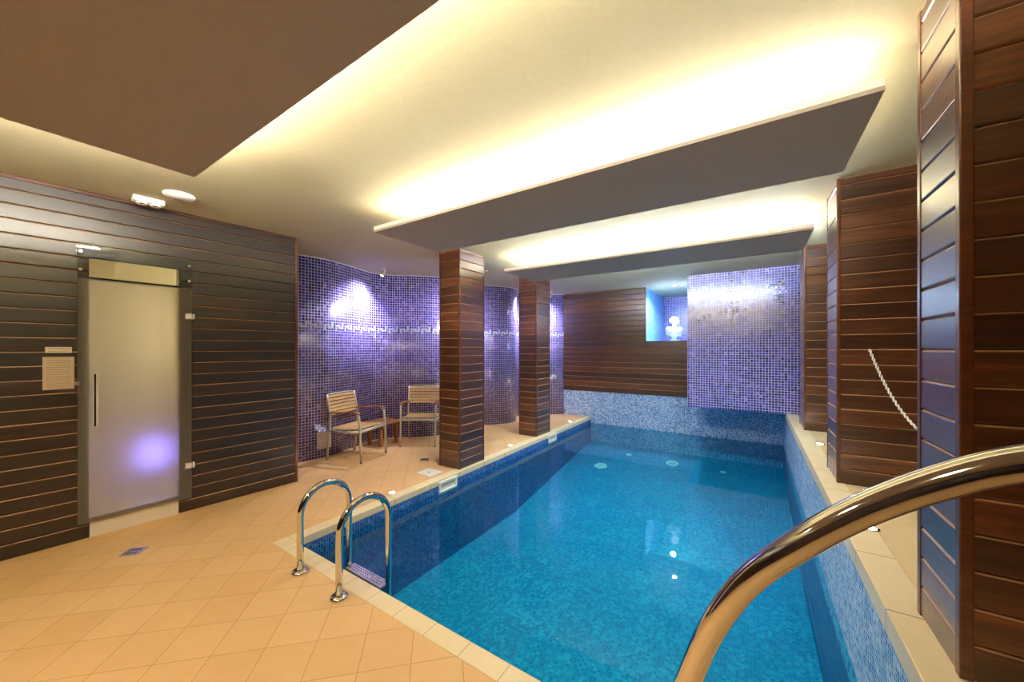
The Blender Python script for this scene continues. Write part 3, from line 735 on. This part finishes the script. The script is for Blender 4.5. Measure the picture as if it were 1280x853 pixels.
# ------------------------------------------------------------------ white bust in the niche
t = thing('marble_bust', 'white classical bust with head turned right standing on the niche shelf', 'bust', (-1.315, 7.90, 1.652), R(20))
MB().box((-0.085,-0.07,0.0), (0.085,0.07,0.02), 0.004).lathe([(0.07,0.02),(0.072,0.03),(0.045,0.05),(0.042,0.075),(0.06,0.09),(0.06,0.10),(0.0,0.10)], n=24).build('pedestal', M['plaster'], t)
b = MB()
rt = lambda a, ax: Matrix.Rotation(R(a), 3, ax)
b.ball((0,0,0.175), (0.115,0.085,0.105)); b.ball((0,-0.02,0.20), (0.10,0.075,0.085))
b.ball((-0.10,0.005,0.235), (0.058,0.058,0.055)); b.ball((0.10,0.005,0.225), (0.058,0.058,0.055))
b.ball((-0.108,0.0,0.185), (0.045,0.052,0.075)); b.ball((0.105,0.0,0.178), (0.045,0.052,0.07))
b.tube([(0,0.0,0.24), (0.004,0.0,0.28), (0.010,-0.004,0.34)], [0.062, 0.047, 0.046], 16)
b.ball((0.014,-0.004,0.395), (0.074,0.060,0.082)); b.ball((0.046,-0.006,0.358), (0.036,0.040,0.036))      # skull, jaw
b.ball((0.084,-0.008,0.385), (0.014,0.011,0.020), rt(-18,'Y')); b.ball((0.070,-0.008,0.405), (0.018,0.036,0.012)); b.ball((0.076,-0.008,0.354), (0.010,0.018,0.009)); b.ball((0.068,-0.006,0.336), (0.015,0.018,0.013))
b.ball((0.005,0.058,0.385), (0.012,0.008,0.022)); b.ball((0.005,-0.066,0.385), (0.012,0.008,0.022))
bust = b.build('figure', M['plaster'], t)
md = bust.modifiers.new('r', 'REMESH'); md.mode = 'VOXEL'; md.voxel_size = 0.006; md.use_smooth_shade = True
b = MB(); b.ball((-0.004,-0.002,0.425), (0.074,0.066,0.060)); b.ball((-0.058,0.0,0.40), (0.036,0.036,0.040)); b.ball((0.040,-0.004,0.455), (0.040,0.044,0.022))
for k in range(14):
    a = 2*PI*k/14; b.ball((0.002+0.066*math.cos(a), -0.002+0.060*math.sin(a), 0.425+0.012*math.sin(3*a)), (0.020,0.019,0.020), n=10)
hair = b.build('hair', M['plaster'], t)
md = hair.modifiers.new('r', 'REMESH'); md.mode = 'VOXEL'; md.voxel_size = 0.006; md.use_smooth_shade = True
b = MB()   # draped cloth across the chest
for k in range(6):
    b.tube([(-0.135+0.008*k, -0.045-0.004*k, 0.235-0.022*k), (-0.06, -0.098, 0.195-0.020*k), (0.03, -0.098, 0.185-0.018*k), (0.125, -0.05, 0.205-0.020*k)], [0.010, 0.012, 0.012, 0.009], 8)
b.build('drapery', M['plaster'], t)

# ------------------------------------------------------------------ fittings on the pool floor
def fz(y): return FZ0 if y < YS else FZ0+(FZ1-FZ0)*(y-YS)/(YF-YS)
def floor_disc(x, y, r, label, ring=False):
    z = fz(y); t = thing('pool_floor_inlet', label, 'pool inlet', (x, y, z+0.003), 0, 'round white fittings on the pool floor')
    t.rotation_euler = (math.atan2(FZ1-FZ0, YF-YS) if y > YS else 0, 0, 0)
    MB().lathe([(r*0.55, 0.004), (r*0.6, 0.010), (r*0.95, 0.010), (r, 0.0), (r*0.55, 0.0)], n=28).build('rim', M['white'], t)
    MB().lathe([(0.0, 0.006), (r*0.55, 0.004), (r*0.55, 0.0), (0.0, 0.0)], n=28).build('grille', M['steel'] if ring else M['white'], t)
floor_disc(-2.35, 6.55, 0.12, 'round white fitting on the pool floor near the far left corner')
floor_disc(-1.22, 7.15, 0.11, 'ring shaped white fitting on the pool floor below the far wall', True)
floor_disc(-2.02, 7.22, 0.05, 'small white fitting on the pool floor between the two larger ones')
floor_disc(-0.42, 7.12, 0.045, 'small white fitting on the pool floor under the purple block')

# ------------------------------------------------------------------ world, camera, view
w = bpy.data.worlds.new('World'); S.world = w; w.use_nodes = True
w.node_tree.nodes['Background'].inputs[0].default_value = (0.9, 0.85, 0.8, 1); w.node_tree.nodes['Background'].inputs[1].default_value = 0.02
cd = bpy.data.cameras.new('Camera'); cam = bpy.data.objects.new('Camera', cd); COL.objects.link(cam)
cam.location = (0, 0, 1.5); cam.rotation_euler = (R(90), 0, R(33.37))
cd.sensor_width = 36.0; cd.lens = 457/1280*36; cd.shift_y = (436-426.5)/1280; cd.clip_start = 0.02
S.camera = cam
S.view_settings.view_transform = 'Standard'; S.view_settings.look = 'None'; S.view_settings.gamma = 1.0
S.view_settings.use_curve_mapping = False; S.view_settings.exposure = 1.1
S.cycles.max_bounces = 14; S.cycles.diffuse_bounces = 6; S.cycles.transparent_max_bounces = 16; S.cycles.sample_clamp_indirect = 6.0
S.cycles.caustics_reflective = False; S.cycles.caustics_refractive = False
S.cycles.use_denoising = True
